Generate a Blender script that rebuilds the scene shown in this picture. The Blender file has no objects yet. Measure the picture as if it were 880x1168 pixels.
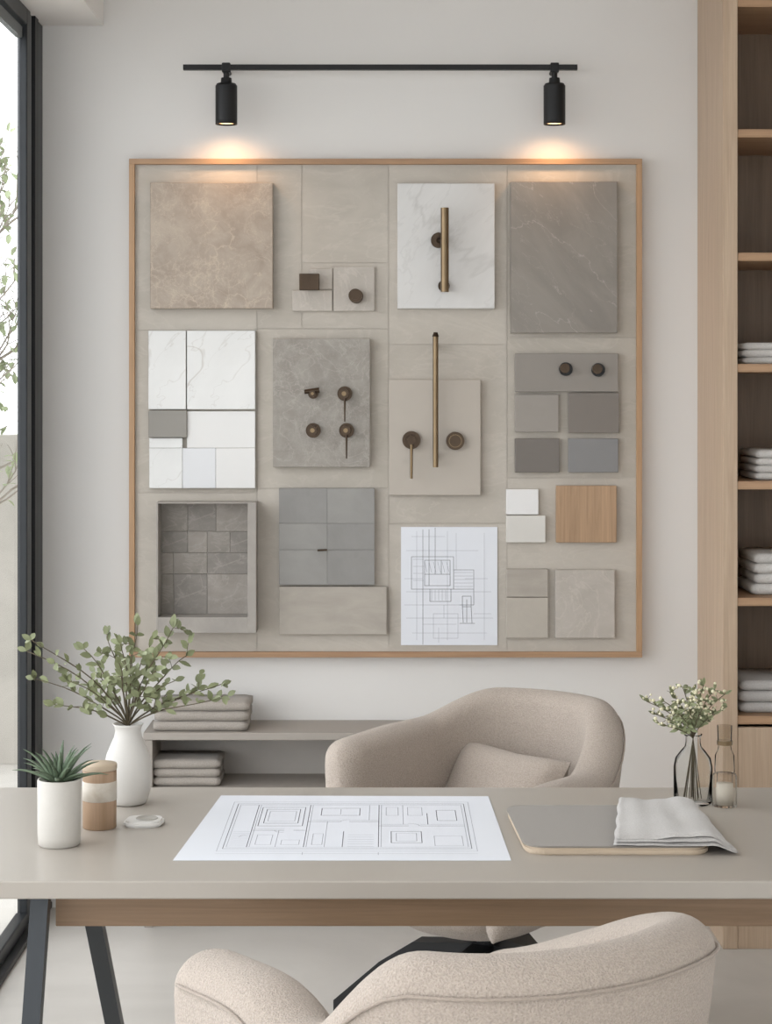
import bpy, bmesh, math, random
from mathutils import Vector, Matrix, Euler
random.seed(7)
F=2187.0; CX=440.0; HY=450.0; H=1.6; WALL=5.98
def PX(px,d): return (px-CX)*d/F
def PZ(py,d): return H-(py-HY)*d/F
def TD(py,z=0.75): return (H-z)*F/(py-HY)
scene=bpy.context.scene
scene.view_settings.view_transform='Standard'
scene.view_settings.look='None'
def lin(h):
    h=h.lstrip('#'); o=[]
    for i in (0,2,4):
        c=int(h[i:i+2],16)/255
        o.append(c/12.92 if c<=0.04045 else ((c+0.055)/1.055)**2.4)
    return (o[0],o[1],o[2],1)
# ---------------- materials
def base(name):
    m=bpy.data.materials.new(name); m.use_nodes=True
    nt=m.node_tree; b=nt.nodes['Principled BSDF']
    return m,nt,b
def coords(nt,scale=(1,1,1),loc=None,rot=0):
    tc=nt.nodes.new('ShaderNodeTexCoord'); mp=nt.nodes.new('ShaderNodeMapping')
    mp.inputs['Location'].default_value=loc or (random.uniform(0,9),random.uniform(0,9),random.uniform(0,9))
    if rot:
        mp.vector_type='TEXTURE'; mp.inputs['Rotation'].default_value=(0,rot,0)
        mp.inputs['Scale'].default_value=tuple(1/v for v in scale)
    else: mp.inputs['Scale'].default_value=scale
    nt.links.new(tc.outputs['Object'],mp.inputs['Vector']); return mp
def noise(nt,mp,scale,detail=6,dist=0,rough=.55):
    n=nt.nodes.new('ShaderNodeTexNoise'); n.inputs['Scale'].default_value=scale
    n.inputs['Detail'].default_value=detail; n.inputs['Distortion'].default_value=dist
    n.inputs['Roughness'].default_value=rough
    nt.links.new(mp.outputs[0],n.inputs['Vector']); return n
def ramp(nt,src,stops):
    r=nt.nodes.new('ShaderNodeValToRGB'); e=r.color_ramp.elements
    e[0].position=stops[0][0]; e[0].color=stops[0][1]
    e[1].position=stops[-1][0]; e[1].color=stops[-1][1]
    for p,c in stops[1:-1]:
        k=e.new(p); k.color=c
    nt.links.new(src,r.inputs[0]); return r
def bump(nt,b,src,strength,dist=.002):
    bp=nt.nodes.new('ShaderNodeBump'); bp.inputs['Strength'].default_value=strength
    bp.inputs['Distance'].default_value=dist
    nt.links.new(src,bp.inputs['Height']); nt.links.new(bp.outputs[0],b.inputs['Normal'])
def shade(c,k): return (min(1,c[0]*k),min(1,c[1]*k),min(1,c[2]*k),1)
def plain(name,col,rough=.5,metal=0,var=.06,scale=6,bmp=0,bscale=60,bd=.002):
    m,nt,b=base(name); c=lin(col)
    mp=coords(nt); n=noise(nt,mp,scale,4)
    r=ramp(nt,n.outputs[0],[(.3,shade(c,1-var)),(.7,shade(c,1+var))])
    nt.links.new(r.outputs[0],b.inputs['Base Color'])
    b.inputs['Roughness'].default_value=rough; b.inputs['Metallic'].default_value=metal
    if bmp:
        n2=noise(nt,mp,bscale,3); bump(nt,b,n2.outputs[0],bmp,bd)
    return m
def stone(name,c1,c2,vein=None,sc=6,vs=4,vw=.02,va=.8,rough=.5,stretch=(1,1,1),rot=0,bm=.15,vd=8,vdist=1.2,crackle=0,ca=.5):
    m,nt,b=base(name); mp=coords(nt,stretch,rot=rot)
    n=noise(nt,mp,sc,10,.6,.62)
    r=ramp(nt,n.outputs[0],[(.32,lin(c1)),(.68,lin(c2))])
    out=r.outputs[0]
    if vein:
        for k,(s,w,a) in enumerate([(vs,vw,va),(vs*2.3,vw*.8,va*.55)]):
            mp2=coords(nt,stretch,rot=rot)
            v=noise(nt,mp2,s,vd,vdist,.55)
            s1=nt.nodes.new('ShaderNodeMath'); s1.operation='SUBTRACT'; s1.inputs[1].default_value=.5
            nt.links.new(v.outputs[0],s1.inputs[0])
            s2=nt.nodes.new('ShaderNodeMath'); s2.operation='ABSOLUTE'; nt.links.new(s1.outputs[0],s2.inputs[0])
            rr=ramp(nt,s2.outputs[0],[(0,(a,a,a,1)),(w,(0,0,0,1))])
            mx=nt.nodes.new('ShaderNodeMixRGB'); nt.links.new(rr.outputs[0],mx.inputs[0])
            nt.links.new(out,mx.inputs[1]); mx.inputs[2].default_value=lin(vein); out=mx.outputs[0]
    if crackle:
        for s,a in ((crackle,ca),(crackle*2.2,ca*.7)):
            mp3=coords(nt); nz=noise(nt,mp3,9,6)
            ad=nt.nodes.new('ShaderNodeVectorMath'); ad.operation='MULTIPLY_ADD'
            nt.links.new(nz.outputs['Color'],ad.inputs[0]); ad.inputs[1].default_value=(.2,.2,.2); nt.links.new(mp3.outputs[0],ad.inputs[2])
            vo=nt.nodes.new('ShaderNodeTexVoronoi'); vo.feature='DISTANCE_TO_EDGE'; vo.inputs['Scale'].default_value=s
            nt.links.new(ad.outputs[0],vo.inputs['Vector'])
            msk=noise(nt,mp3,7,4); mr=ramp(nt,msk.outputs[0],[(.42,(0,0,0,1)),(.62,(a,a,a,1))])
            rr=ramp(nt,vo.outputs['Distance'],[(0,(1,1,1,1)),(.05,(0,0,0,1))])
            mu=nt.nodes.new('ShaderNodeMath'); mu.operation='MULTIPLY'; nt.links.new(rr.outputs[0],mu.inputs[0]); nt.links.new(mr.outputs[0],mu.inputs[1])
            mx=nt.nodes.new('ShaderNodeMixRGB'); nt.links.new(mu.outputs[0],mx.inputs[0])
            nt.links.new(out,mx.inputs[1]); mx.inputs[2].default_value=lin(vein); out=mx.outputs[0]
    nt.links.new(out,b.inputs['Base Color']); b.inputs['Roughness'].default_value=rough
    bump(nt,b,n.outputs[0],bm,.002)
    return m
def wood(name,c1,c2,axis='z',rough=.5,sc=1.0):
    m,nt,b=base(name)
    s={'x':(1.2,22,22),'y':(22,1.2,22),'z':(22,22,1.2)}[axis]
    mp=coords(nt,tuple(v*sc for v in s)); n=noise(nt,mp,1.6,6,1.2,.6)
    r=ramp(nt,n.outputs[0],[(.3,lin(c1)),(.7,lin(c2))])
    s2={'x':(4,160,160),'y':(160,4,160),'z':(160,160,4)}[axis]
    mp2=coords(nt,s2); n2=noise(nt,mp2,1.5,3)
    r2=ramp(nt,n2.outputs[0],[(.3,(.86,.86,.86,1)),(.7,(1,1,1,1))])
    mx=nt.nodes.new('ShaderNodeMixRGB'); mx.blend_type='MULTIPLY'; mx.inputs[0].default_value=1
    nt.links.new(r.outputs[0],mx.inputs[1]); nt.links.new(r2.outputs[0],mx.inputs[2])
    nt.links.new(mx.outputs[0],b.inputs['Base Color']); b.inputs['Roughness'].default_value=rough
    bump(nt,b,n2.outputs[0],.1,.001)
    return m
def fabric(name,c,var=.12,sc=260,bs=.5):
    m,nt,b=base(name); mp=coords(nt); c=lin(c)
    n=noise(nt,mp,sc,2)
    r=ramp(nt,n.outputs[0],[(.3,shade(c,1-var)),(.7,shade(c,1+var))])
    nt.links.new(r.outputs[0],b.inputs['Base Color']); b.inputs['Roughness'].default_value=.95
    b.inputs['Sheen Weight'].default_value=.15
    bump(nt,b,n.outputs[0],bs,.003)
    return m
def glassy(name,tint,refl=.12,edge=.72,const=None):
    m=bpy.data.materials.new(name); m.use_nodes=True; nt=m.node_tree; nt.nodes.clear()
    o=nt.nodes.new('ShaderNodeOutputMaterial'); mx=nt.nodes.new('ShaderNodeMixShader')
    t=nt.nodes.new('ShaderNodeBsdfTransparent'); g=nt.nodes.new('ShaderNodeBsdfGlossy'); g.inputs['Roughness'].default_value=.02
    lw=nt.nodes.new('ShaderNodeLayerWeight'); lw.inputs['Blend'].default_value=refl
    r=ramp(nt,lw.outputs['Facing'],[(.0,tint),(.95,shade(tint,edge))])
    nt.links.new(r.outputs[0],t.inputs[0])
    if const is None: nt.links.new(lw.outputs['Fresnel'],mx.inputs[0])
    else: mx.inputs[0].default_value=const
    nt.links.new(t.outputs[0],mx.inputs[1]); nt.links.new(g.outputs[0],mx.inputs[2])
    nt.links.new(mx.outputs[0],o.inputs[0]); return m

M_wall=plain('wall_paint','#dbd9d6',.85,var=.012,scale=2,bmp=.05,bscale=120)
M_ceil=plain('ceiling_paint','#e6e3df',.9,var=.01)
M_floor=stone('floor_concrete','#b5b1ab','#c5c1bb',sc=1.5,rough=.38,bm=.03)
M_black=plain('black_metal','#1b1b1c',.45,.4,var=.03)
M_frame=plain('window_frame_dark','#25282b',.4,.3,var=.03)
M_grey=plain('frame_grey','#6d7172',.5,.2,var=.03)
M_oak=wood('oak','#a5825f','#ba9773','z')
M_oakx=wood('oak_horizontal','#9c7a5d','#b08e6d','x')
M_oakp=wood('oak_pale','#b09880','#c0a991','z')
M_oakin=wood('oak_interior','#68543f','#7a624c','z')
M_apron=wood('oak_apron','#83694f','#957a60','x')
M_desk=plain('desk_laminate','#a8a198',.33,var=.015,scale=3)
M_steel=plain('steel_leg','#3a3d40',.4,.5,var=.03)
M_chair=fabric('boucle','#aca095',.16,330,1.0)
M_pipe=fabric('boucle_piping','#9d9186',.1,330,.4)
M_bronze=plain('bronze','#463a2f',.35,.85,var=.15,scale=30)
M_brass=plain('brass','#75644d',.3,.9,var=.1,scale=20)
M_paper=plain('paper','#d9dce2',.8,var=.01)
M_ink=plain('ink','#5a5c64',.8)
M_ink2=plain('ink_light','#9c9ea7',.8)
M_ceramic=plain('ceramic','#bfbbb4',.55,var=.04,scale=20,bmp=.2,bscale=150)
M_linen=fabric('linen','#9c958d',.1,300,.3)
M_linenl=fabric('linen_light','#b5b2af',.08,300,.3)
M_towel=fabric('towel_white','#cfccc8',.08,300,.5)
M_leaf=plain('leaf_green','#7d8360',.6,var=.35,scale=14)
M_stem=plain('stem_brown','#554b38',.7)
M_aloe=plain('aloe_green','#667760',.5,var=.3,scale=25)
M_flower=plain('flower_cream','#d8d2b4',.8,var=.1)
M_glass=glassy('clear_glass',(.98,.985,.98,1),.08,.84)
M_pane=glassy('window_glass',(.99,.99,.99,1),.04,.98,.05)
M_soil=plain('soil','#4a4038',.95,bmp=.6)
M_cork=wood('turned_wood','#9a7e61','#ad9178','z')
M_bulb=bpy.data.materials.new('lamp_glow'); M_bulb.use_nodes=True
_b=M_bulb.node_tree.nodes['Principled BSDF']; _b.inputs['Emission Color'].default_value=(1,.62,.30,1); _b.inputs['Emission Strength'].default_value=2.5

# ---------------- mesh helpers
def link(o): scene.collection.objects.link(o)
def empty(name,loc=(0,0,0),rz=0,sc=1):
    e=bpy.data.objects.new(name,None); e.location=loc; e.rotation_euler=(0,0,rz); e.scale=(sc,)*3; e.empty_display_size=.05; link(e); return e
def mk(name,verts,faces,mat,parent=None,smooth=False,local=False):
    vs=[Vector(v) for v in verts]
    mn=Vector([min(v[i] for v in vs) for i in range(3)]); mx=Vector([max(v[i] for v in vs) for i in range(3)])
    c=(mn+mx)/2
    me=bpy.data.meshes.new(name); me.from_pydata([v-c for v in vs],[],faces); 
    bm=bmesh.new(); bm.from_mesh(me); bmesh.ops.recalc_face_normals(bm,faces=bm.faces); bm.to_mesh(me); bm.free()
    me.materials.append(mat)
    if smooth:
        for p in me.polygons: p.use_smooth=True
    o=bpy.data.objects.new(name,me); o.location=c; link(o)
    if parent:
        o.parent=parent
        if not local: o.matrix_parent_inverse=Matrix.Translation(-Vector(parent.location))
    return o
def box(name,x0,x1,y0,y1,z0,z1,mat,parent=None,bev=0,seg=2,local=False):
    bm=bmesh.new(); bmesh.ops.create_cube(bm,size=1)
    for v in bm.verts:
        v.co.x*=abs(x1-x0); v.co.y*=abs(y1-y0); v.co.z*=abs(z1-z0)
    if bev: bmesh.ops.bevel(bm,geom=list(bm.edges),offset=bev,segments=seg,profile=.5,affect='EDGES')
    me=bpy.data.meshes.new(name); bm.to_mesh(me); bm.free(); me.materials.append(mat)
    if bev and seg>2:
        for p in me.polygons: p.use_smooth=True
    o=bpy.data.objects.new(name,me); o.location=((x0+x1)/2,(y0+y1)/2,(z0+z1)/2); link(o)
    if parent:
        o.parent=parent
        if not local: o.matrix_parent_inverse=Matrix.Translation(-Vector(parent.location))
    return o
def tubeVF(V,Fc,pts,rad,n=8,cap=True):
    pts=[Vector(p) for p in pts]; s=len(V); N=len(pts)
    for i,p in enumerate(pts):
        t=(pts[min(i+1,N-1)]-pts[max(i-1,0)]).normalized()
        a=Vector((0,0,1)) if abs(t.z)<.9 else Vector((1,0,0))
        u=t.cross(a).normalized(); w=t.cross(u)
        r=rad[i] if isinstance(rad,(list,tuple)) else rad
        for k in range(n):
            an=2*math.pi*k/n; V.append(p+u*math.cos(an)*r+w*math.sin(an)*r)
    for i in range(N-1):
        for k in range(n):
            Fc.append((s+i*n+k,s+i*n+(k+1)%n,s+(i+1)*n+(k+1)%n,s+(i+1)*n+k))
    if cap:
        Fc.append(tuple(s+k for k in range(n))); Fc.append(tuple(s+(N-1)*n+k for k in range(n)))
def tube(name,pts,rad,mat,parent=None,n=16,local=False,smooth=True):
    V=[];Fc=[]; tubeVF(V,Fc,pts,rad,n)
    o=mk(name,V,Fc,mat,parent,False,local)
    if smooth:
        for p in o.data.polygons:
            if len(p.vertices)==4: p.use_smooth=True
        o.data.update()
        at=o.data.attributes.new('sharp_edge','BOOLEAN','EDGE') if 'sharp_edge' not in o.data.attributes else o.data.attributes['sharp_edge']
        caps=set()
        for p in o.data.polygons:
            if len(p.vertices)>4:
                vs=list(p.vertices)
                for i in range(len(vs)): caps.add(tuple(sorted((vs[i],vs[(i+1)%len(vs)]))))
        for ed in o.data.edges:
            if tuple(sorted(ed.vertices)) in caps: at.data[ed.index].value=True
    return o
def lathe(name,prof,cx,cy,mat,parent=None,n=40,local=False,sharp=False,closed=False):
    V=[];Fc=[]
    for r,z in prof:
        for k in range(n):
            a=2*math.pi*k/n; V.append((cx+max(r,.0002)*math.cos(a),cy+max(r,.0002)*math.sin(a),z))
    for i in range(len(prof)-1):
        for k in range(n): Fc.append((i*n+k,i*n+(k+1)%n,(i+1)*n+(k+1)%n,(i+1)*n+k))
    return mk(name,V,Fc,mat,parent,not sharp,local)
def leafVF(V,Fc,b,d,nrm,L,W,curl=.15):
    b=Vector(b); d=Vector(d).normalized(); nrm=Vector(nrm)
    s=d.cross(nrm)
    if s.length<1e-3: s=d.cross(Vector((1,0,0)))
    s.normalize(); nn=s.cross(d).normalized()
    st=len(V)
    for t,w in ((0,.08),(.25,.75),(.5,1),(.78,.7),(1,.05)):
        c=b+d*L*t-nn*L*curl*t*t
        V.append(c+s*W*w*.5+nn*W*.12*w); V.append(c); V.append(c-s*W*w*.5+nn*W*.12*w)
    for i in range(4):
        a=st+i*3
        Fc.append((a,a+1,a+4,a+3)); Fc.append((a+1,a+2,a+5,a+4))

# ---------------- room
XL=-1.07; XR=1.95; CEIL=3.0
box('wall_back',XL-.06,XR+.1,WALL,WALL+.15,0,CEIL,M_wall)
box('wall_right',XR,XR+.1,-3,WALL,0,CEIL,M_wall)
box('floor',XL-.06,XR+.1,-3,WALL+.15,-.1,0,M_floor)
box('ceiling',XL-.06,XR+.1,-3,WALL+.15,CEIL,CEIL+.1,M_ceil)
box('ceiling_soffit',XL-.06,PX(118,WALL),-3,WALL,2.75,CEIL,M_ceil)
# window wall (left)
w=empty('window_1',(XL,3,0))
box('jamb',XL-.06,XL+.0,5.88,WALL,.0,2.75,M_frame,w,.003)
box('jamb_reveal',XL-.03,XL+.006,5.82,5.875,.0,2.75,M_black,w,.002)
box('stile_track',XL-.02,XL-.004,5.765,5.812,.0,2.75,M_grey,w,.002)
box('stile',XL-.022,XL+.004,5.70,5.755,.0,2.75,M_frame,w,.004)
for i,y in enumerate((3.9,2.1,.3)):
    box('mullion_%d'%i,XL-.022,XL+.004,y,y+.06,.0,2.75,M_frame,w,.004)
box('head_rail',XL-.03,XL+.004,-1.5,5.70,2.70,2.75,M_frame,w,.003)
box('head_track',XL-.03,XL-.01,-1.5,5.70,2.66,2.695,M_grey,w,.003)
box('bottom_rail',XL-.03,XL+.006,-1.5,5.70,0,.06,M_frame,w,.004)
box('sill_track',XL,XL+.03,-1.5,WALL,0,.02,M_black,w,.003)
box('pane',XL-.016,XL-.011,-1.5,5.70,.06,2.66,M_pane,w)
# exterior
M_pave=stone('paving','#b5b1aa','#c4c0b9',sc=2,rough=.8)
M_ext=stone('limestone','#a29e96','#b4afa7',sc=3,rough=.9)
box('garden_paving',-12,XL-.07,-3,14,-.14,-.04,M_pave)
box('garden_wall',-5,-1.45,8.5,8.75,-.039,1.42,M_ext)
tr=empty('garden_tree',(-1.9,7.6,-.04)); V=[];Fc=[];LV=[];LF=[]
def branch(p,d,L,r,lv):
    pts=[Vector(p)]; dd=Vector(d).normalized()
    for i in range(4):
        dd=(dd+Vector((random.uniform(-.25,.25),random.uniform(-.25,.25),random.uniform(-.1,.2)))).normalized()
        pts.append(pts[-1]+dd*L/4)
    tubeVF(V,Fc,pts,[r,r*.9,r*.8,r*.65,r*.5],5)
    if lv<4:
        for i in (2,3,4):
            for k in range(2 if lv else 3):
                nd=(dd+Vector((random.uniform(-1,1),random.uniform(-1,1),random.uniform(-.4,.8)))).normalized()
                branch(pts[i],nd,L*.58,r*.5,lv+1)
    if lv>=3:
        for i in range(2):
            leafVF(LV,LF,pts[random.randint(1,4)],(random.uniform(-1,1),random.uniform(-1,1),random.uniform(-1,.5)),(0,0,1),.045,.025)
branch((-1.9,7.6,-.02),(0,0,1),1.3,.035,0)
mk('trunk',V,Fc,plain('bark','#9a9286',.8),tr,True); mk('foliage',LV,LF,plain('tree_leaf','#a3ad8a',.7,var=.2),tr)

# ---------------- cabinet on right
cb=empty('shelving_cabinet',(1.4,5.7,0))
cx0=PX(795,WALL); CF=5.53; s=F/CF
box('side_panel',cx0,cx0+.043,CF,WALL,0,CEIL-.001,M_oakp,cb,.002)
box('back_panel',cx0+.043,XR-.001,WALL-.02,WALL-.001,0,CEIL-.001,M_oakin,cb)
box('plinth_door',cx0+.0435,XR-.001,CF+.003,CF+.025,0,PZ(830,CF),M_oakp,cb,.002)
shelf=[]
for i,y in enumerate((-2,147,288,415,549,682,817)):
    z=PZ(y,CF); shelf.append(z)
    box('shelf_%d'%i,cx0+.0432,XR-.002,CF+.004,WALL-.0205,z-.024,z,M_oakx,cb,.0015)
def towels(name,x0,x1,y0,y1,z0,n,h,mat,jit=.006):
    e=empty(name,((x0+x1)/2,(y0+y1)/2,z0)); z=z0+.0003
    for i in range(n):
        a=random.uniform(0,jit); b=random.uniform(0,jit); hh=h*random.uniform(.92,1.08)
        V=[];Fc=[]
        nx=14; prof=[]
        D=(y1-y0)-a; m=10
        for k in range(m+1):
            an=math.pi/2+math.pi*k/m; prof.append((hh*.5+hh*.5*math.cos(an)*1.0,hh*.5+hh*.5*math.sin(an)))
        prof=[(D,hh*.98)]+[(D*.5,hh)]+prof+[(D*.5,0),(D,0.0)]
        np_=len(prof)
        for j in range(nx+1):
            u=j/nx; x=x0+a+(x1-x0-a-b)*u
            ed=min(1,min(u,1-u)/.05); q=.72+.28*math.sqrt(ed)
            wob=.0012*math.sin(u*11+i*2.1)
            for (yy,zz) in prof: V.append((x,y0+yy+wob+.002*(i%2),z+hh*.5+(zz-hh*.5)*q))
        for j in range(nx):
            for k in range(np_): Fc.append((j*np_+k,j*np_+(k+1)%np_,(j+1)*np_+(k+1)%np_,(j+1)*np_+k))
        Fc.append(tuple(range(np_))); Fc.append(tuple(nx*np_+k for k in range(np_)))
        mk('fold_%d'%i,V,Fc,mat,e,True)
        z+=hh
    return e
towels('folded_towels',PX(846,5.6),PX(935,5.6),5.60,5.85,shelf[3],3,.022,M_towel)
towels('folded_towels',PX(861,5.6),PX(945,5.6),5.60,5.85,shelf[4],4,.023,M_towel)
towels('folded_towels',PX(857,5.6),PX(945,5.6),5.60,5.85,shelf[5],4,.031,M_towel,.014)
towels('folded_towels',PX(842,5.6),PX(945,5.6),5.58,5.85,shelf[6],3,.032,M_linenl)

# ---------------- display board
bd=empty('material_display_board',(0,5.96,1.56))
d=5.93
x0,x1,z1,z0=PX(147,d),PX(732,d),PZ(181,d),PZ(750,d)
fw=.017
box('frame_top',x0,x1,d,WALL-.001,z1-fw,z1,M_oakx,bd,.001); box('frame_bottom',x0,x1,d,WALL-.001,z0,z0+fw,M_oakx,bd,.001)
box('frame_left',x0,x0+fw,d,WALL-.001,z0+fw,z1-fw,M_oak,bd,.001); box('frame_right',x1-fw,x1,d,WALL-.001,z0+fw,z1-fw,M_oak,bd,.001)
box('backing',x0+fw,x1-fw,5.949,WALL-.001,z0+fw,z1-fw,plain('grout','#bdb6ad',.9),bd)
BF=5.945
st=[stone('board_stone_%d'%i,a,b,'#c3bcb2',sc=5,vs=3,vw=.02,va=.3,rough=.7,stretch=(1,1,2.2),bm=.08) for i,(a,b) in enumerate([('#ada69c','#b8b1a7'),('#aba49a','#b6afa5'),('#b0a99f','#bab3a9'),('#aaa398','#b4ada3')])]
L=[(153,187,293,377),(153,377,293,562),(153,562,293,744),(293,187,344,375),(344,187,443,300),(344,300,443,375),(293,375,443,557),(293,557,443,744),
(443,187,578,393),(443,393,578,597),(443,597,578,744),(578,187,726,385),(578,385,726,545),(578,545,726,744)]
for i,(a,b,c,e) in enumerate(L):
    box('board_tile_%d'%i,PX(a,BF)+.0007,PX(c,BF)-.0007,BF,5.949,PZ(e,BF)+.0007,PZ(b,BF)-.0007,st[(i*3+i//4)%4],bd)
def sample(name,a,b,c,e,th,mat,bev=.0012,parent=None,gap=.0003):
    f=BF-th
    return box(name,PX(a,f)+gap,PX(c,f)-gap,f,BF-.0002,PZ(e,f)+gap,PZ(b,f)-gap,mat,parent,bev,1)
m_em=stone('emperador_beige','#8f8275','#a89c8e','#c8b6a2',sc=13,vs=9,vw=.008,va=.4,rough=.45,crackle=14,ca=.5)
m_wm=stone('carrara','#c3c2c0','#cfcecc','#aaa8a5',sc=5,vs=3.5,vw=.02,va=.4,rough=.35,rot=.7,stretch=(1,1,.4),vd=5,vdist=.4)
m_dm=stone('grey_marble','#78726b','#89837b','#a8a199',sc=9,vs=5,vw=.004,va=.6,rough=.4,rot=-.75,stretch=(1,1,.35),vd=6,vdist=.15)
m_wc=stone('calacatta','#d1d1cf','#dbdbd9','#aba49c',sc=4,vs=3.6,vw=.008,va=.6,rough=.25,vd=4,vdist=.6,rot=.5,stretch=(1,1,.6))
m_gs=stone('grey_limestone','#857f78','#99948c','#b3ada5',sc=18,vs=9,vw=.018,va=.35,rough=.6,crackle=22,ca=.35)
m_white=plain('white_tile','#d7d6d4',.25,var=.01); m_white2=plain('white_tile_b','#d2d3d5',.25,var=.01)
m_greyt=plain('grey_tile','#86827b',.4,var=.03); m_beige=plain('beige_panel','#b0a89e',.6,var=.02)
m_gt=stone('slate_tile','#7d7b78','#888683',sc=9,rough=.5,bm=.08); m_ls=stone('light_stone','#9d968d','#ada69c',sc=6,rough=.7,stretch=(1,1,3),bm=.08)
m_pale=stone('pale_stone','#a9a299','#b6afa7','#c6bfb6',sc=12,vs=6,vw=.02,va=.4,rough=.6,bm=.08)
sample('beige_marble_slab',171,208,311,352,.03,m_em)
e=empty('cabinet_knob_sample',(PX(380,BF),BF,PZ(330,BF)))
sample('tile_left',333,331,379,355,.012,m_pale,parent=e); sample('tile_right',380,304,427,355,.014,m_pale,parent=e); sample('tile_upper',352,306,379,330,.008,m_pale,parent=e)
def rod(name,px,py,y0,y1,r,mat,parent,n=28,dpx=None):
    X=PX(px,dpx or y0); Z=PZ(py,dpx or y0); return tube(name,[(X,y1,Z),(X,y0,Z)],r,mat,parent,n)
f=5.895
box('square_pull',PX(341,f),PX(364,f),f,f+.018,PZ(331,f),PZ(312,f),M_bronze,e,.002); rod('square_stem',352,321,f+.018,BF-.0002,.007,M_bronze,e)
rod('rosette',406,338,BF-.02,BF-.013,.022,M_bronze,e); rod('stem',406,338,f,BF-.02,.009,M_bronze,e); rod('knob',405,337,f-.015,f+.004,.021,M_bronze,e); rod('knob_cap',405,337,f-.018,f-.015,.013,M_bronze,e)
e=empty('carrara_slab_with_pull_handle',(PX(508,BF),BF,PZ(280,BF)))
sample('slab',453,209,564,352,.028,m_wm,parent=e)
hy=5.86
tube('handle_bar',[(PX(507,hy),hy,PZ(333,hy)),(PX(507,hy),hy,PZ(237,hy))],.0125,M_brass,e,20)
for i,(a,b) in enumerate(((500,274),(506,326))):
    rod('mount_%d'%i,a,b,BF-.038,BF-.028,.024 if i==0 else .018,M_bronze,e); X=PX(507,hy);
    tube('post_%d'%i,[(PX(a,5.91),5.912,PZ(b,5.91)),(X,hy,PZ(b,hy))],.009,M_bronze,e,14)
sample('grey_marble_slab',582,207,704,380,.03,m_dm)
e=empty('white_tile_cluster',(PX(230,BF),BF,PZ(467,BF)))
sample('marble_tile_1',169,377,212,467,.02,m_wc,parent=e); sample('marble_tile_2',213,377,291,467,.02,m_wc,parent=e)
sample('grey_tile',169,468,213,499,.028,m_greyt,parent=e); sample('white_tile_1',213,469,291,511,.018,m_white,parent=e)
sample('marble_tile_4',170,499.5,208,511,.018,m_wc,parent=e)
sample('marble_tile_3',170,511,208,557,.018,m_wc,parent=e); sample('white_tile_2',208,511,246,557,.018,m_white2,parent=e); sample('white_tile_3',246,511,291,557,.018,m_white,parent=e)
e=empty('limestone_slab_with_valve_knobs',(PX(366,BF),BF,PZ(460,BF)))
sample('slab',311,386,422,533,.03,m_gs,parent=e); f=BF-.03
for i,(a,b) in enumerate(((357,449),(393,449),(357,491),(395,491))):
    r1=.013 if i==0 else .02
    rod('rosette_%d'%i,a,b,f-.008,f,r1+.003,M_bronze,e); rod('knob_%d'%i,a-1,b,f-.04,f-.008,r1*.75,M_bronze,e); rod('knob_cap_%d'%i,a-1,b,f-.042,f-.04,r1*.35,M_brass,e)
    if i in(1,3): 
        X=PX(a,f-.03); tube('lever_%d'%i,[(X,f-.03,PZ(b,f-.03)),(X,f-.034,PZ(b+32,f-.03))],[.004,.0022],M_bronze,e,10)
    if i==0: 
        tube('lever_0',[(PX(a-10,f-.03),f-.03,PZ(b-2,f-.03)),(PX(a+7,f-.03),f-.03,PZ(b-4,f-.03))],[.007,.009],M_bronze,e,10)
e=empty('beige_panel_with_brass_fittings',(PX(495,BF),BF,PZ(480,BF)))
sample('panel',443,433,548,565,.022,m_beige,parent=e); f=BF-.022
hy=f-.035; tube('long_bar',[(PX(496.5,hy),hy,PZ(533,hy)),(PX(496.5,hy),hy,PZ(382,hy))],.0085,M_brass,e,18)
for q in (395,520): tube('bar_post_%d'%q,[(PX(497,hy),hy,PZ(q,hy)),(PX(497,hy),BF-.0002 if q==395 else f,PZ(q,hy))],.006,M_brass,e,12)
tube('finial',[(PX(496.5,hy),hy,PZ(384,hy)),(PX(496.5,hy),hy,PZ(379,hy))],[.011,.006],M_bronze,e,12)
rod('rosette_left',469,502,f-.012,f,.028,M_bronze,e); rod('hub_left',469,502,f-.04,f-.012,.014,M_bronze,e)
tube('lever_left',[(PX(469,f-.035),f-.035,PZ(503,f-.035)),(PX(469,f-.035),f-.035,PZ(546,f-.035))],[.005,.004],M_brass,e,12)
rod('ring_right',519,503,f-.02,f,.028,M_bronze,e); rod('cap_right',519,503,f-.023,f-.02,.020,M_brass,e); rod('cap_centre',519,503,f-.0245,f-.023,.018,M_bronze,e)
e=empty('grey_panel_with_black_knobs',(PX(646,BF),BF,PZ(425,BF)))
sample('panel',587,403,705,447,.022,plain('taupe_panel','#87817a',.5,var=.02),parent=e); f=BF-.022
for i,(a,b) in enumerate(((645,421),(682,422))):
    rod('knob_base_%d'%i,a,b,f-.006,f,.021,M_black,e); rod('knob_%d'%i,a-1,b-1,f-.03,f-.006,.015,M_bronze,e)
def sw(n,a,b,c,e_,col,th=.02,rough=.5): sample(n,a,b,c,e_,th,plain(n+'_'+col[1:],col,rough,var=.02,scale=12))
sw('paint_swatch',587,450,637,493,'#8f8982'); sw('paint_swatch',648,448,706,494,'#746d66'); sw('paint_swatch',587,500,638,539,'#6c6660'); sw('paint_swatch',648,500,705,539,'#7c7b7b')
sw('ceramic_swatch',577,558,614,587,'#dad9d8',.018,.3); sw('ceramic_swatch',577,588,622,619,'#c8c5bf',.018,.3)
sample('oak_veneer_sample',634,554,703,619,.024,wood('veneer','#9a7d60','#b49474','z',sc=1.6))
sample('stone_swatch',577,649,625,681,.018,m_ls); sample('stone_swatch',577,681.6,625,728,.018,stone('st2','#aaa399','#b4ada2',sc=9,rough=.6)); sample('stone_swatch',633,650,701,728,.02,m_pale)
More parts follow.
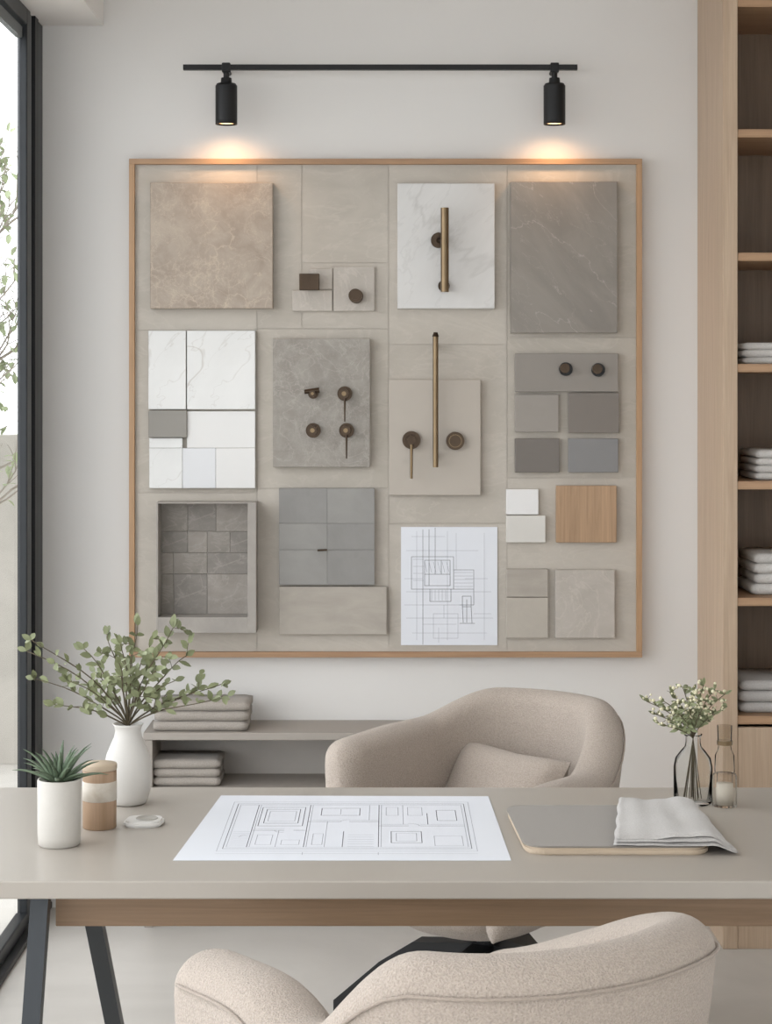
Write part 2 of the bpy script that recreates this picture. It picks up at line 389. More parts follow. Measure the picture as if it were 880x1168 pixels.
# niche
e=empty('tiled_niche_sample',(PX(235,BF),BF,PZ(648,BF))); nf=5.855
m_nl=stone('niche_light','#8f8a84','#9f9992',sc=10,rough=.6,bm=.08)
nis=[stone('niche_tile_%d'%i,a,b,'#aaa49c',sc=14,vs=9,vw=.02,va=.3,rough=.6,bm=.08) for i,(a,b) in enumerate([('#79736c','#8d8780'),('#827c75','#968f88'),('#746f69','#87817b')])]  # tile colours darkened to deepen the recess shade, painted in evenly
X0,X1,Z1,Z0=PX(178,nf),PX(292,nf),PZ(573,nf),PZ(722,nf)
box('side_left',X0,X0+.006,nf,BF-.0002,Z0,Z1,m_nl,e,.001); box('side_right',X1-.026,X1,nf,BF-.0002,Z0,Z1,m_nl,e,.001)
box('top',X0+.006,X1-.026,nf,BF-.0002,Z1-.004,Z1,m_nl,e,.0008); box('ledge',X0+.006,X1-.026,nf,BF-.0002,Z0,Z0+.048,m_nl,e,.001)
xa,xb=X0+.006,X1-.026; za,zb_=Z0+.048,Z1-.004; zs=[0,.36,.55,.74,1]
for j in range(4):
    cols=([0,.14,.52,1],[0,.14,.52,1],[0,.3,.52,.78,1],[0,.3,.62,1])[j]
    for i in range(len(cols)-1):
        box('tile_%d_%d'%(i,j),xa+(xb-xa)*cols[i]+.0004,xa+(xb-xa)*cols[i+1]-.0004,BF-.008,BF-.0002,za+(zb_-za)*zs[j]+.0004,za+(zb_-za)*zs[j+1]-.0004,nis[(i*2+j)%3],e,.0006,1)
# grey tile grid
e=empty('slate_tile_grid',(PX(372,BF),BF,PZ(612,BF)))
m_gt2=stone('slate_tile_b','#84827f','#8f8d89',sc=9,rough=.5,bm=.08)
rows=[557,597,627,667]
for j in range(3):
    for i,(a,c) in enumerate(((318,373),(373,427))):
        sample('tile_%d_%d'%(i,j),a,rows[j],c,rows[j+1],.028,(m_gt,m_gt2)[(i+j*1+(j>1))%2],parent=e,bev=.0006,gap=.0002); 
f=BF-.028; tube('latch',[(PX(362,f),f-.008,PZ(627.5,f)),(PX(373,f),f-.01,PZ(627,f))],.003,M_bronze,e,8)
sample('stone_plank_sample',318,669,441,724,.022,m_ls)
# ---- drawings
def strips(V,Fc,O,U,W,N,segs,wd):
    for (a,b,c,dd) in segs:
        p=O+U*a+W*b; q=O+U*c+W*dd; t=(q-p)
        if t.length<1e-5: continue
        t.normalize(); s_=t.cross(N)*wd*.5; i=len(V); p=p-t*wd*.5;q=q+t*wd*.5
        V.extend([p+s_,p-s_,q-s_,q+s_]); Fc.append((i,i+1,i+2,i+3))
def rect(a,b,c,d_): return [(a,b,c,b),(c,b,c,d_),(c,d_,a,d_),(a,d_,a,b)]
pd=BF-.004
e=empty('floor_plan_sketch',(PX(512,pd),pd,PZ(668,pd)))
sample('paper_sheet',457,601,567,736,.004,M_paper,0,e)
def pxs(segs): return [(PX(a,pd),PZ(b,pd),PX(c,pd),PZ(d_,pd)) for a,b,c,d_ in segs]
sg=[(469,635,517,635),(517,635,517,672),(469,672,517,672),(469,635,469,672)]+rect(484,639,513,668)+[(482,604,482,735),(496,602,496,655),(489,604,489,668),(484,655,513,655),(503,639,503,655),(517,650,540,650),(540,650,540,672)]
sg+=rect(490,672,514,686)+[(514,672,540,672),(540,672,540,690),(524,690,540,690)]+rect(527,680,537,692)+[(527,692,528,710),(537,692,538,711),(532,684,532,710),(524,711,541,711)]
sg2=[(463,675,560,675),(552,608,552,730),(470,722,555,722),(475,606,475,730),(510,606,510,730),(463,705,562,705),(463,628,545,628),(461,660,482,660),(461,690,540,690),(540,700,560,700),(482,712,520,712),(500,716,500,733),(506,690,506,705),(469,612,507,612),(520,608,520,650),(530,660,556,660)]+rect(494,700,522,728)
for i in range(6): sg2.append((484+5*i,641,487+5*i,653)); 
for i in range(5): sg2.append((518,653+4*i,539,653+4*i)); sg2.append((492+4*i,673,492+4*i,685))
for i in range(4): sg2.append((471,638+8*i,483,638+8*i))
O=Vector((0,pd-.0006,0)); Vv=[];Ff=[]; strips(Vv,Ff,O,Vector((1,0,0)),Vector((0,0,1)),Vector((0,1,0)),pxs(sg),.0011); mk('ink_lines',Vv,Ff,M_ink,e)
Vv=[];Ff=[]; strips(Vv,Ff,O+Vector((0,.0002,0)),Vector((1,0,0)),Vector((0,0,1)),Vector((0,1,0)),pxs(sg2),.0008); mk('ink_construction_lines',Vv,Ff,M_ink2,e)

# ---------------- track light
TY=5.865
e=empty('track_light',(PX(434,TY),TY,PZ(77,TY)))
box('track_rail',PX(209,TY),PX(658,TY),TY-.01,TY+.01,PZ(80,TY),PZ(74,TY),M_black,e,.001)
for i,px in enumerate((258,632)):
    X=PX(px,TY)
    box('adapter_%d'%i,X-.013,X+.013,TY-.014,TY+.014,PZ(83,TY),PZ(72,TY),M_black,e,.003)
    tube('wall_arm_%d'%i,[(X,TY+.01,PZ(77,TY)),(X,WALL-.001,PZ(77,TY))],.007,M_black,e,12)
    tube('swivel_%d'%i,[(X,TY,PZ(82,TY)),(X,TY,PZ(92,TY))],[.009,.009],M_black,e,16)
    tube('lamp_neck_%d'%i,[(X,TY,PZ(89,TY)),(X,TY,PZ(97,TY))],[.016,.018],M_black,e,24)
    tube('lamp_shoulder_%d'%i,[(X,TY,PZ(95.5,TY)),(X,TY,PZ(98,TY))],[.029,.033],M_black,e,32)
    tube('lamp_body_%d'%i,[(X,TY,PZ(98,TY)),(X,TY,PZ(137,TY))],.0335,M_black,e,32)
    lathe('lamp_rim_%d'%i,[(.0335,PZ(137,TY)),(.0335,PZ(142,TY)),(.0305,PZ(142,TY)),(.0300,PZ(137.2,TY))],X,TY,M_black,e,32)
    lathe('lamp_glow_%d'%i,[(0,PZ(140.3,TY)),(.026,PZ(140.3,TY)),(.026,PZ(137.2,TY)),(0,PZ(137.2,TY))],X,TY,M_bulb,e,24)
    l=bpy.data.lights.new('spot_bulb_%d'%i,'SPOT'); l.energy=3.3; l.color=(1,.60,.32); l.spot_size=math.radians(145); l.spot_blend=1; l.shadow_soft_size=.025
    o=bpy.data.objects.new('spot_bulb_%d'%i,l); o.location=(X,TY-.01,PZ(142.5,TY)); o.rotation_euler=(math.radians(16),0,0); link(o)
    o.parent=e; o.matrix_parent_inverse=Matrix.Translation(-Vector(e.location))

# ---------------- console behind
M_cons=plain('console_taupe','#9c958d',.6,var=.02)
e=empty('console_shelf',(-.35,5.86,.3)); zc=.585; cf=5.75
CX0=PX(163,cf); CX1=PX(505,cf)
box('top',CX0,CX1,cf,WALL-.001,zc-.022,zc,M_cons,e,.002)
box('side_left',CX0+.003,CX0+.028,cf+.004,WALL-.001,0,zc-.022,M_cons,e,.002); box('side_right',CX1-.028,CX1-.003,cf+.004,WALL-.001,0,zc-.022,M_cons,e,.002)
box('lower_shelf',CX0+.028,CX1-.028,cf+.006,WALL-.001,.40,.42,M_cons,e,.002)
box('back',CX0+.028,CX1-.028,WALL-.012,WALL-.001,.02,zc-.022,plain('console_back','#b0aba5',.7),e)
towels('folded_linens',PX(174,5.79),PX(285,5.79),5.77,5.93,zc,3,.029,M_linen,.014)
towels('folded_linens',PX(172,5.79),PX(253,5.79),5.77,5.93,.42,3,.025,M_linen,.010)

# ---------------- desk
e=empty('desk',(.2,3.75,0))
TX0,TX1,TY0,TY1=-.92,1.36,TD(1005),TD(898)
box('top',TX0,TX1,TY0,TY1,.718,.75,M_desk,e,.003)
box('apron_front',-.603,1.05,3.50,3.53,.629,.7178,M_apron,e,.002)
box('apron_back',-.603,1.05,3.97,4.0,.629,.7178,M_apron,e,.002)
def leg(n,p,q,w=.026,t=.02):
    p=Vector(p);q=Vector(q); V=[]
    for c in (p,q):
        for sx,sy in ((-1,-1),(1,-1),(1,1),(-1,1)): V.append(c+Vector((sx*w/2,sy*t/2,0)))
    mk(n,V,[(0,1,2,3),(4,5,6,7),(0,1,5,4),(1,2,6,5),(2,3,7,6),(3,0,4,7)],M_steel,e)
leg('leg_front_left',(-.622,3.47,.7178),(-.655,3.36,0),.032,.034); leg('leg_back_left',(-.56,3.56,.7178),(-.53,4.10,0),.032,.034)
leg('leg_front_right',(1.07,3.47,.7178),(1.10,3.36,0),.032,.034); leg('leg_back_right',(1.02,3.56,.7178),(.99,4.10,0),.032,.034)
TZ=.75
# plan drawing on desk
e=empty('floor_plan_drawing',(-.07,3.78,TZ))
q=[(-.388,TD(982)),(.228,TD(982)),(.216,TD(909)),(-.349,TD(908))]
mk('sheet',[(x,y,TZ+.0004) for x,y in q]+[(x,y,TZ+.0014) for x,y in q],[(0,1,2,3),(4,5,6,7),(0,1,5,4),(1,2,6,5),(2,3,7,6),(3,0,4,7)],M_paper,e)
def dp(px,py): dd=(H-TZ)*F/(py-HY); return (PX(px,dd),dd)
X0,X1,Y0,Y1=-.315,.170,dp(0,976)[1],dp(0,914)[1]
def R(u0,v0,u1,v1):
    a,b=X0+(X1-X0)*u0,Y0+(Y1-Y0)*v0; c,d_=X0+(X1-X0)*u1,Y0+(Y1-Y0)*v1
    return rect(a,b,c,d_)
def S(u0,v0,u1,v1): return [(X0+(X1-X0)*u0,Y0+(Y1-Y0)*v0,X0+(X1-X0)*u1,Y0+(Y1-Y0)*v1)]
def arc(u,v,r,a0,a1):
    o=[];cx_=X0+(X1-X0)*u; cy_=Y0+(Y1-Y0)*v; n=10
    for i in range(n):
        a=math.radians(a0+(a1-a0)*i/n); b=math.radians(a0+(a1-a0)*(i+1)/n)
        o.append((cx_+r*math.cos(a),cy_+r*math.sin(a),cx_+r*math.cos(b),cy_+r*math.sin(b)))
    return o
sg=R(.02,.10,.98,.93)
for u in (.11,.33,.62): sg+=S(u,.128,u,.905)
sg+=S(.11,.42,.24,.42)+S(.28,.42,.33,.42)+S(.33,.58,.46,.58)+S(.50,.58,.62,.58)+S(.48,.128,.48,.40)
sg+=S(.62,.50,.74,.50)+S(.79,.50,.968,.50)+S(.82,.53,.82,.74)
sg+=R(.13,.50,.31,.86)+R(.15,.55,.29,.82)+R(.38,.70,.54,.84)+R(.67,.20,.79,.40)+R(.86,.60,.94,.80)
sg2=R(0,.06,1,.97)+R(.032,.128,.968,.905)+R(.165,.59,.275,.78)+S(.46,.72,.46,.82)+R(.69,.23,.77,.37)
for u in (.11,.33,.62): sg2+=S(u+.01,.128,u+.01,.905)
sg2+=S(.12,.45,.24,.45)+S(.34,.61,.46,.61)+S(.50,.61,.62,.61)+S(.63,.53,.74,.53)+S(.79,.53,.968,.53)
sg2+=arc(.24,.42,.018,180,270)+arc(.50,.58,.018,90,180)+arc(.74,.50,.022,0,90)+arc(.11,.3,.02,90,180)
for i in range(9): sg2+=S(.04+.0,.16+.03*i,.105,.16+.03*i)
for i in range(6): sg2+=S(.50,.14+.04*i,.60,.14+.04*i)
sg2+=S(.22,.128,.22,.42)+S(.41,.128,.41,.58)+S(.72,.53,.72,.9)+S(.58,.61,.58,.9)
sg2+=R(.84,.15,.95,.32)+R(.14,.17,.2,.34)+R(.24,.17,.31,.25)+R(.36,.17,.40,.36)+R(.65,.70,.70,.86)+R(.74,.70,.80,.86)+S(0,.02,1,.02)+S(.33,0,.33,.04)+S(.62,0,.62,.04)
Vv=[];Ff=[]; strips(Vv,Ff,Vector((0,0,TZ+.0017)),Vector((1,0,0)),Vector((0,1,0)),Vector((0,0,1)),sg,.0013); mk('ink_lines',Vv,Ff,M_ink,e)
Vv=[];Ff=[]; strips(Vv,Ff,Vector((0,0,TZ+.0016)),Vector((1,0,0)),Vector((0,1,0)),Vector((0,0,1)),sg2,.0010); mk('ink_detail_lines',Vv,Ff,M_ink2,e)
# folder + linen
e=empty('fabric_swatch_folder',(.45,3.72,TZ))
def rbox(name,poly,z0,z1,mat,parent,rad=.03,seg=8,bev=.003):
    pts=[];n=len(poly)
    for i in range(n):
        p=Vector(poly[i]); a=(Vector(poly[i-1])-p).normalized(); b=(Vector(poly[(i+1)%n])-p).normalized()
        for k in range(seg+1):
            t=k/seg; pts.append((p+a*rad*(1-t)**2+b*rad*t**2))
    bm=bmesh.new(); vs=[bm.verts.new((v.x,v.y,z0)) for v in pts]; fc=bm.faces.new(vs)
    r=bmesh.ops.extrude_face_region(bm,geom=[fc]); 
    for v in r['geom']:
        if isinstance(v,bmesh.types.BMVert): v.co.z=z1
    if bev:
        ed=[x for x in bm.edges if abs(x.verts[0].co.z-x.verts[1].co.z)<1e-6]; bmesh.ops.bevel(bm,geom=ed,offset=bev,segments=2,affect='EDGES')
    me=bpy.data.meshes.new(name); bmesh.ops.recalc_face_normals(bm,faces=bm.faces); bm.to_mesh(me); bm.free(); me.materials.append(mat)
    o=bpy.data.objects.new(name,me); link(o); o.parent=parent; o.matrix_parent_inverse=Matrix.Translation(-Vector(parent.location)); return o
pl=[(.258,3.535),(.60,3.535),(.60,3.89),(.243,3.89)]
rbox('base_pad',pl,TZ,TZ+.013,plain('pad_edge','#baa994',.6),e,.045)
rbox('cover',[(.256,3.538),(.598,3.538),(.598,3.893),(.241,3.893)],TZ+.0131,TZ+.0165,fabric('cover_grey','#88827b',.05,400,.2),e,.045,bev=.001)
def sheet(name,pts2,zf,mat,th=.003,nu=44,nv=30,ph=0,amp=.0015):
    V=[];Fc=[]; A,B,C,D=[Vector(p) for p in pts2]
    for side in (1,0):
        for j in range(nv+1):
            v=j/nv
            for i in range(nu+1):
                u=i/nu; p=A*(1-u)*(1-v)+B*u*(1-v)+C*u*v+D*(1-u)*v
                z=zf(p.x,p.y,u,v)+amp*(math.sin(u*8+v*5+ph)+.6*math.sin(v*14-u*5+ph*2)+.5*math.sin(u*23+ph))
                edge=min(u,1-u,v,1-v); k=math.sqrt(min(1,edge/.03))
                V.append((p.x+.0015*math.sin(p.y*60+ph),p.y+.0015*math.sin(p.x*50+ph),z+(th*k if side else 0)))
    M_=(nu+1)*(nv+1)
    for sd in (0,1):
        for j in range(nv):
            for i in range(nu):
                a=sd*M_+j*(nu+1)+i; Fc.append((a,a+1,a+nu+2,a+nu+1))
    mk(name,V,Fc,mat,e,True)
def zd(base_,end=.60):
    def f(x,y,u,v):
        t=max(0,min(1,(x-end)/.05)); t=t*t*(3-2*t); return (TZ+.019+base_)*(1-t)+(TZ+.004+base_*.55)*t
    return f
sheet('linen_layer_1',[(.420,3.533),(.652,3.533),(.632,3.885),(.47,3.885)],zd(0),M_linenl,.005,ph=.3,amp=.0008)
sheet('linen_layer_2',[(.419,3.536),(.648,3.537),(.627,3.882),(.475,3.882)],zd(.006),M_linenl,.005,ph=1.7,amp=.0008)
sheet('linen_layer_3',[(.422,3.541),(.640,3.545),(.620,3.880),(.470,3.880)],zd(.012),M_linenl,.005,ph=2.9,amp=.0018)

# planter aloe
y=3.62; X=PX(67.5,y); e=empty('potted_aloe',(X,y,TZ))
lathe('pot',[(0,TZ),(.036,TZ),(.039,TZ+.003),(.0405,TZ+.02),(.041,TZ+.122),(.040,TZ+.125),(.037,TZ+.125),(.036,TZ+.115),(0,TZ+.113)],X,y,M_ceramic,e)
lathe('soil',[(0,TZ+.1165),(.0355,TZ+.1155),(.0355,TZ+.114)],X,y,M_soil,e,24)
V=[];Fc=[]
for i in range(30):
    a=i*2.4; el=.25+1.1*(i/30); Ln=random.uniform(.065,.09)*(1 if i<24 else .85); n=7
    st_=len(V)
    hd=Vector((math.cos(a),math.sin(a),0)); up=Vector((0,0,1)); sd=Vector((-math.sin(a),math.cos(a),0))
    for k in range(n):
        t=k/(n-1); ang=el+.25*t-.35*t*t; c=Vector((X,y,TZ+.115))+hd*(.006+Ln*t*math.cos(ang))+up*(Ln*t*math.sin(ang)+.004)
        wv=.0068*(1-t)**.7+.0004; nn=up*math.cos(ang)-hd*math.sin(ang)
        V.extend([c+sd*wv+nn*wv*.5,c,c-sd*wv+nn*wv*.5,c-nn*wv*.7])
    for k in range(n-1):
        b=st_+k*4
        for m in range(4): Fc.append((b+m,b+(m+1)%4,b+4+(m+1)%4,b+4+m))
mk('leaves',V,Fc,M_aloe,e,True)
# wooden canister
y=3.765; X=PX(113.5,y); e=empty('wooden_canister',(X,y,TZ))
lathe('body',[(0,TZ),(.031,TZ),(.033,TZ+.002),(.033,TZ+.055)],X,y,M_cork,e)
lathe('label_band',[(.033,TZ+.055),(.0338,TZ+.0555),(.0338,TZ+.092),(.033,TZ+.0925)],X,y,stone('label','#cdc7bd','#bbb1a3',sc=30),e)
lathe('upper_body',[(.033,TZ+.0925),(.0333,TZ+.10),(.0333,TZ+.112),(.032,TZ+.114)],X,y,M_cork,e)
lathe('lid',[(.0335,TZ+.1142),(.0342,TZ+.116),(.0342,TZ+.124),(.033,TZ+.126),(0,TZ+.126)],X,y,plain('lid_cream','#b7a690',.5),e)
# white vase + branches
y=3.985; X=PX(146,y); e=empty('vase_with_greenery',(X,y,TZ))
k=y/F
pf=[(0,0),(17,0),(20.5,-1.5),(23.5,-8),(26.5,-20),(27.5,-32),(27,-44),(24.5,-56),(20,-67),(16,-76),(14.5,-83),(15.5,-88),(17.5,-91),(16.5,-91.5),(14,-87),(13,-82),(13.5,-76),(0,-60)]
lathe('vase',[(r*k,TZ-z*k) for r,z in pf],X,y,plain('vase_white','#cac7c2',.5,var=.03,bmp=.1),e,48)
V=[];Fc=[];LV=[];LF=[]
mouth=Vector((X,y,TZ+88*k))
def P3(px,py,dy): dd=y+dy; return Vector((PX(px,dd),dd,PZ(py,dd)))
ends=[(32,742,.02),(34,728,-.04),(42,775,.05),(122,722,.03),(155,714,-.02),(172,728,.07),(198,718,.0),(215,748,.06),(250,780,.03),(238,798,-.05),(225,788,.08),(62,802,-.04),(80,778,-.1),(135,758,-.1),(180,765,-.1),(108,768,.1),(152,742,.1),(96,742,.0),(180,745,.02),(200,775,.0),(140,735,-.06)]
for (a,b,dy) in ends:
    tip=P3(a,b,dy); c1=mouth+Vector(((tip.x-mouth.x)*.25,dy*.3,(tip.z-mouth.z)*.55)); pts=[]
    low=Vector((X+random.uniform(-.006,.006),y+random.uniform(-.006,.006),TZ+.12))
    pts.append(low); ph=random.uniform(0,6)
    for i in range(11):
        t=i/10; p=mouth*(1-t)**2+c1*2*t*(1-t)+tip*t*t; p=p+Vector((math.sin(t*9+ph),math.cos(t*8+ph),math.sin(t*7+ph)))*.004*t
        pts.append(p)
    tubeVF(V,Fc,pts,[.0018]*6+[.0014]*3+[.001]*3,5)
    for i in range(5,12):
        p=pts[i]; t=(pts[i]-pts[i-1]).normalized()
        for sgn in (-1,1):
            if random.random()<.14: continue
            rv=Vector((random.uniform(-1,1),random.uniform(-1,1),random.uniform(-.6,1))).normalized()
            dr=(t*.7+rv).normalized()
            leafVF(LV,LF,p,dr,(random.uniform(-.6,.6),-1+random.uniform(-.3,1),random.uniform(0,1)),random.uniform(.016,.031),random.uniform(.010,.016))
        if random.random()<.22:
            rv=Vector((random.uniform(-1,1),random.uniform(-.7,.7),random.uniform(-.3,1))).normalized(); q2=p+rv*.035
            tubeVF(V,Fc,[p,(p+q2)/2+Vector((0,0,.003)),q2],.0007,4)
            for m in range(4): leafVF(LV,LF,p+(q2-p)*(.4+.2*m),rv+Vector((random.uniform(-1,1),random.uniform(-1,1),random.uniform(-1,1))),(0,-1,.5),.020,.012)
    leafVF(LV,LF,pts[-1],t,(0,-1,.3),.022,.012)
mk('stems',V,Fc,M_stem,e,True); mk('leaves',LV,LF,M_leaf,e,True)
# small dish
y=3.79; X=PX(164,y); e=empty('white_trinket_dish',(X,y,TZ))
rbox('dish_body',[(X-.04,y-.035),(X+.038,y-.035),(X+.04,y+.035),(X-.036,y+.035)],TZ,TZ+.012,plain('dish_white','#d8d6d2',.4),e,.03,bev=.004)
lathe('dish_ring',[(.0,TZ+.0121),(.017,TZ+.0121),(.020,TZ+.0145),(.022,TZ+.0125)],X+.006,y,plain('dish_inner','#aaa69f',.5),e)
# glass vase with flowers
y=3.985; X=PX(790,y); k=y/F; e=empty('glass_vase_with_flowers',(X,y,TZ))
pf=[(0,0),(19,0),(21.5,-2),(22,-8),(22,-42),(20,-52),(14,-60),(9.5,-65),(8.5,-70),(8.5,-76),(10.5,-79),(9.6,-79),(7.6,-76),(7.6,-69),(8.8,-64),(13,-59),(18.8,-51),(20.8,-42),(20.8,-5),(0,-3)]
lathe('vase',[(r*k,TZ-z*k+.0003) for r,z in pf],X,y,M_glass,e,40)
V=[];Fc=[];LV=[];LF=[];FV=[];FF=[]
mouth=Vector((X,y,TZ+74*k))
ends=[(737,800,.0),(748,815,.03),(757,800,-.03),(765,790,.03),(778,784,-.02),(790,788,.03),(802,782,.0),(815,786,-.02),(826,792,.02),(829,806,-.03),(770,812,-.05),(785,805,-.05),(800,810,-.05),(815,815,.04),(752,826,.0)]
def blob(c,r):
    s0=len(FV)
    for z_,rr in ((-1,0.1),(-.4,.9),(.4,.9),(1,.1)):
        for m in range(6): FV.append(c+Vector((math.cos(m*1.047)*rr*r,math.sin(m*1.047)*rr*r,z_*r)))
    for i in range(3):
        for m in range(6): FF.append((s0+i*6+m,s0+i*6+(m+1)%6,s0+(i+1)*6+(m+1)%6,s0+(i+1)*6+m))
for (a,b,dy) in ends:
    tip=P3(a,b,dy); c1=mouth+Vector(((tip.x-mouth.x)*.2,dy*.3,(tip.z-mouth.z)*.6))
    pts=[Vector((X+random.uniform(-.02,.02),y+random.uniform(-.02,.02),TZ+.01))]+[mouth*(1-t)**2+c1*2*t*(1-t)+tip*t*t for t in [i/7 for i in range(8)]]
    tubeVF(V,Fc,pts,.0009,4)
    for i in range(3,9):
        p=pts[i]
        for m in range(4):
            rv=Vector((random.uniform(-1,1),random.uniform(-1,1),random.uniform(-.2,1))).normalized(); 
            if i>4:
                q2=p+rv*random.uniform(.008,.02); tubeVF(V,Fc,[p,q2],.0005,3); 
                if random.random()<.7: blob(q2,random.uniform(.002,.0042))
            if random.random()<.7: leafVF(LV,LF,p,rv,(0,-1,.4),random.uniform(.012,.022),.007)
mk('stems',V,Fc,M_stem,e,True); mk('leaves',LV,LF,M_leaf,e,True); mk('blossoms',FV,FF,M_flower,e,True)
# ribbed glass bottle
y=3.96; X=PX(826,y); k=y/F; e=empty('ribbed_glass_bottle',(X,y,TZ))
V=[];Fc=[];n=96
pr=[(0,0),(13,0),(13.5,-3),(13.5,-34),(12,-37),(0,-37.2)]
for r,z in pr:
    for i in range(n):
        a=2*math.pi*i/n; rr=r*(1+.05*math.cos(a*16)) if r>5 else max(r,.05); V.append((X+rr*k*math.cos(a),y+rr*k*math.sin(a),TZ-z*k+.0003))
for j in range(len(pr)-1):
    for i in range(n): Fc.append((j*n+i,j*n+(i+1)%n,(j+1)*n+(i+1)%n,(j+1)*n+i))
mk('ribbed_base',V,Fc,glassy('ribbed_glass',(.93,.92,.9,1),.15,.8),e,True)
lathe('candle_wax',[(0,TZ+.004),(9.5*k,TZ+.004),(9.5*k,TZ+26*k),(0,TZ+26*k)],X,y,plain('wax','#c5beb2',.6),e,24)
lathe('neck',[(11*k,TZ+37.5*k),(11.5*k,TZ+40*k),(11*k,TZ+58*k),(8*k,TZ+64*k),(7*k,TZ+70*k)],X,y,M_glass,e)
tube('stopper_collar',[(X,y,TZ+70.2*k),(X,y,TZ+75*k)],9*k,M_brass,e,24)
tube('stopper_cap',[(X,y,TZ+75.2*k),(X,y,TZ+92*k)],[8*k,8.6*k],glassy('stopper_glass',(.85,.83,.79,1),.15,.8),e,24)

# ---------------- chairs
def chair(name,loc,rz,sc,hb,hl,hr,tl=(.45,1.0),trr=(.45,1.0),pillow=False,base_rot=0,dip=0):
    e=empty(name,loc,rz,sc)
    R_=.295; arm=.25; path=[]
    na=12
    for i in range(na): path.append((Vector((-R_,arm-(arm)*i/na)),Vector((-1,0))))
    ns=36
    for i in range(ns+1):
        a=math.pi*i/ns; path.append((Vector((-R_*math.cos(a),-R_*1.02*math.sin(a))),Vector((-math.cos(a),-math.sin(a)))))
    for i in range(1,na+1): path.append((Vector((R_,arm*i/na)),Vector((1,0))))
    def sm(x): x=max(0,min(1,x)); return x*x*(3-2*x)
    V=[];Fc=[]; ring=None; rim=[]; seq=[]
    for s_ in (1,.96,.85,.68,.45,.2): seq.append((path[0][0]+Vector((0,.065*s_)),path[0][1],math.sqrt(max(0,1-s_*s_))))
    for (p,nn) in path: seq.append((p,nn,1))
    for s_ in (.2,.45,.68,.85,.96,1): seq.append((path[-1][0]+Vector((0,.065*s_)),path[-1][1],math.sqrt(max(0,1-s_*s_))))
    for p,nn,cap in seq:
        ang=math.atan2(abs(p.x),-p.y) # 0 at back
        tr_=tl if p.x<0 else trr; ha=hl if p.x<0 else hr
        bk=1-sm((ang-tr_[0])/tr_[1])
        bf=1-sm((ang-.45)/1.2)
        zt=ha+(hb-ha)*bk - (1-cap)*.05 - .012*sm((p.y-.05)/.25)
        if p.x<0: zt-=dip*math.exp(-((ang-1.42)/.28)**2)
        th=(.050+.012*(1-bf))*max(cap,.05)
        zb=.345; fl=.045*bf+.025
        T=th/max(cap,.05); cen=fl-T
        out=[(-.085,zb),(-.045,zb+.006),(-.015,zb+.03)]
        for t in (.25,.5,.75,1): out.append((-.005+(fl+.005)*t**.8, zb+.03+(zt-.05-zb-.03)*t))
        top=[]
        for kk in range(1,8):
            an=math.pi*kk/8; top.append((cen+T*math.cos(an),zt-.05+.05*math.sin(an)))
        inn=[(cen-T-.035*t*bf-.005*t, zt-.05-(zt-.05-.40)*t) for t in (0,.35,.7,1)]+[(-.11,.37)]
        prof=[(cen-.02+(o_-cen+.02)*max(cap,.03),z_) for o_,z_ in out+top+inn]
        ring=len(prof)
        for o_,z_ in prof: V.append((p.x+nn.x*o_,p.y+nn.y*o_,z_))
        rim.append(Vector((p.x+nn.x*(fl+.0),p.y+nn.y*(fl+.0),zt-.042)))
    S_=len(seq)
    for i in range(S_-1):
        for j in range(ring): Fc.append((i*ring+j,i*ring+(j+1)%ring,(i+1)*ring+(j+1)%ring,(i+1)*ring+j))
    Fc.append(tuple(range(ring))); Fc.append(tuple((S_-1)*ring+j for j in range(ring)))
    o=mk('shell',V,Fc,M_chair,e,True,True)
    md=o.modifiers.new('s','SUBSURF'); md.levels=1; md.render_levels=1
    V=[];Fc=[]; tubeVF(V,Fc,rim[6:-6],.0026,8); mk('piping',V,Fc,M_pipe,e,True,True)
    V=[];Fc=[];n=48
    def seatring(f,z):
        for k in range(n):
            a=2*math.pi*k/n; c_,s_=math.cos(a),math.sin(a)
            pw=2.8 if s_>0 else 2.1
            r=(abs(c_)**pw+abs(s_)**pw)**(-1/pw)
            V.append((c_*r*.262*f,(s_*r*.29*f)+.03,z))
    prs=[(.01,.295),(.5,.295),(.62,.305),(.7,.335),(.97,.35),(1,.375),(1.0,.41),(.98,.43),(.9,.445),(.6,.455),(.01,.46)]
    for f_,z_ in prs: seatring(f_,z_)
    for j in range(len(prs)-1):
        for i in range(n): Fc.append((j*n+i,j*n+(i+1)%n,(j+1)*n+(i+1)%n,(j+1)*n+i))
    mk('seat_cushion',V,Fc,M_chair,e,True,True)
    if pillow:
        V=[];Fc=[];m=20
        rot=Euler((math.radians(-58),0,math.radians(-14))).to_matrix(); cc=Vector((0.03,-.09,.59))
        for sd in (1,-1):
            for j in range(m+1):
                for i in range(m+1):
                    u=i/m*2-1; v=j/m*2-1
                    h=.065*((1-u**4)*(1-v**4))**.5
                    pin=1-.06*(1-abs(u))*abs(v); pin2=1-.07*(1-abs(v))*abs(u)
                    V.append(rot@Vector((u*.20*pin2,v*.14*pin,h*sd))+cc)
        MM=(m+1)**2
        for sd in (0,1):
            for j in range(m):
                for i in range(m):
                    a=sd*MM+j*(m+1)+i; Fc.append((a,a+1,a+m+2,a+m+1))
        mk('lumbar_pillow',V,Fc,M_chair,e,True,True)
    tube('column',[(0,0,.18),(0,0,.30)],.028,M_black,e,20,True)
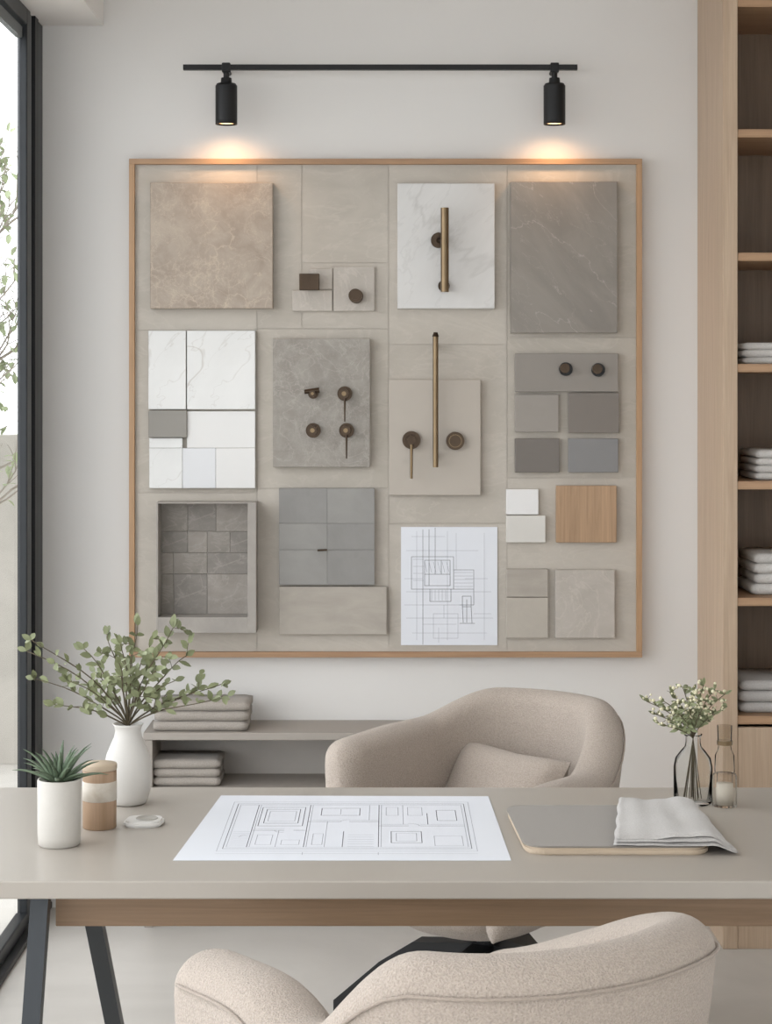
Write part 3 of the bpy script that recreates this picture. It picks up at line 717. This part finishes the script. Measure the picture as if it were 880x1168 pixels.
    lathe('mount_plate',[(0,.274),(.10,.274),(.11,.284),(.11,.2945),(0,.2945)],0,0,M_black,e,32,True)
    for i in range(4):
        a=base_rot+i*math.pi/2; V=[]
        for r_,z_,w_,h_ in ((.0,.215,.03,.032),(.2,.19,.028,.034),(.30,.13,.024,.028),(.44,.018,.018,.017)):
            sx,sy=-math.sin(a),math.cos(a); c_=Vector((math.cos(a)*r_,math.sin(a)*r_,z_))
            for su,sv in ((-1,-1),(1,-1),(1,1),(-1,1)): V.append(c_+Vector((sx*w_*su,sy*w_*su,h_*sv)))
        Fq=[(0,1,2,3),(12,13,14,15)]
        for b in (0,4,8):
            for m in range(4): Fq.append((b+m,b+(m+1)%4,b+4+(m+1)%4,b+4+m))
        mk('foot_%d'%(i+1),V,Fq,M_black,e,False,True)
    return e
chair('tub_armchair',(.252,4.78,0),math.radians(142),.97,.85,.70,.785,(.5,.95),(.5,.8),True,math.radians(11))
chair('tub_armchair',(.105,2.76,0),math.radians(32),1.02,.872,.775,.60,(.75,.6),(.31,3.3),False,math.radians(20),.035)

# ---------------- world + camera : bright overcast garden side (-X), dimmer interior side
wd=bpy.data.worlds.new('World'); scene.world=wd; wd.use_nodes=True
nt=wd.node_tree; bg=nt.nodes['Background']; bg.inputs[0].default_value=(.945,.972,1,1)
tc=nt.nodes.new('ShaderNodeTexCoord'); sx=nt.nodes.new('ShaderNodeSeparateXYZ'); mr=nt.nodes.new('ShaderNodeMapRange')
nt.links.new(tc.outputs['Generated'],sx.inputs[0]); nt.links.new(sx.outputs['X'],mr.inputs['Value'])
mr.inputs['From Min'].default_value=-1; mr.inputs['From Max'].default_value=.3; mr.inputs['To Min'].default_value=4.4; mr.inputs['To Max'].default_value=1.9
nt.links.new(mr.outputs[0],bg.inputs[1])
cam=bpy.data.cameras.new('camera'); co=bpy.data.objects.new('camera',cam); link(co)
co.location=(0,0,H); co.rotation_euler=(math.radians(90),0,0)
cam.sensor_fit='VERTICAL'; cam.sensor_height=36; cam.lens=F/1168*36
cam.shift_y=(HY-584)/1168; cam.clip_start=.05
scene.camera=co
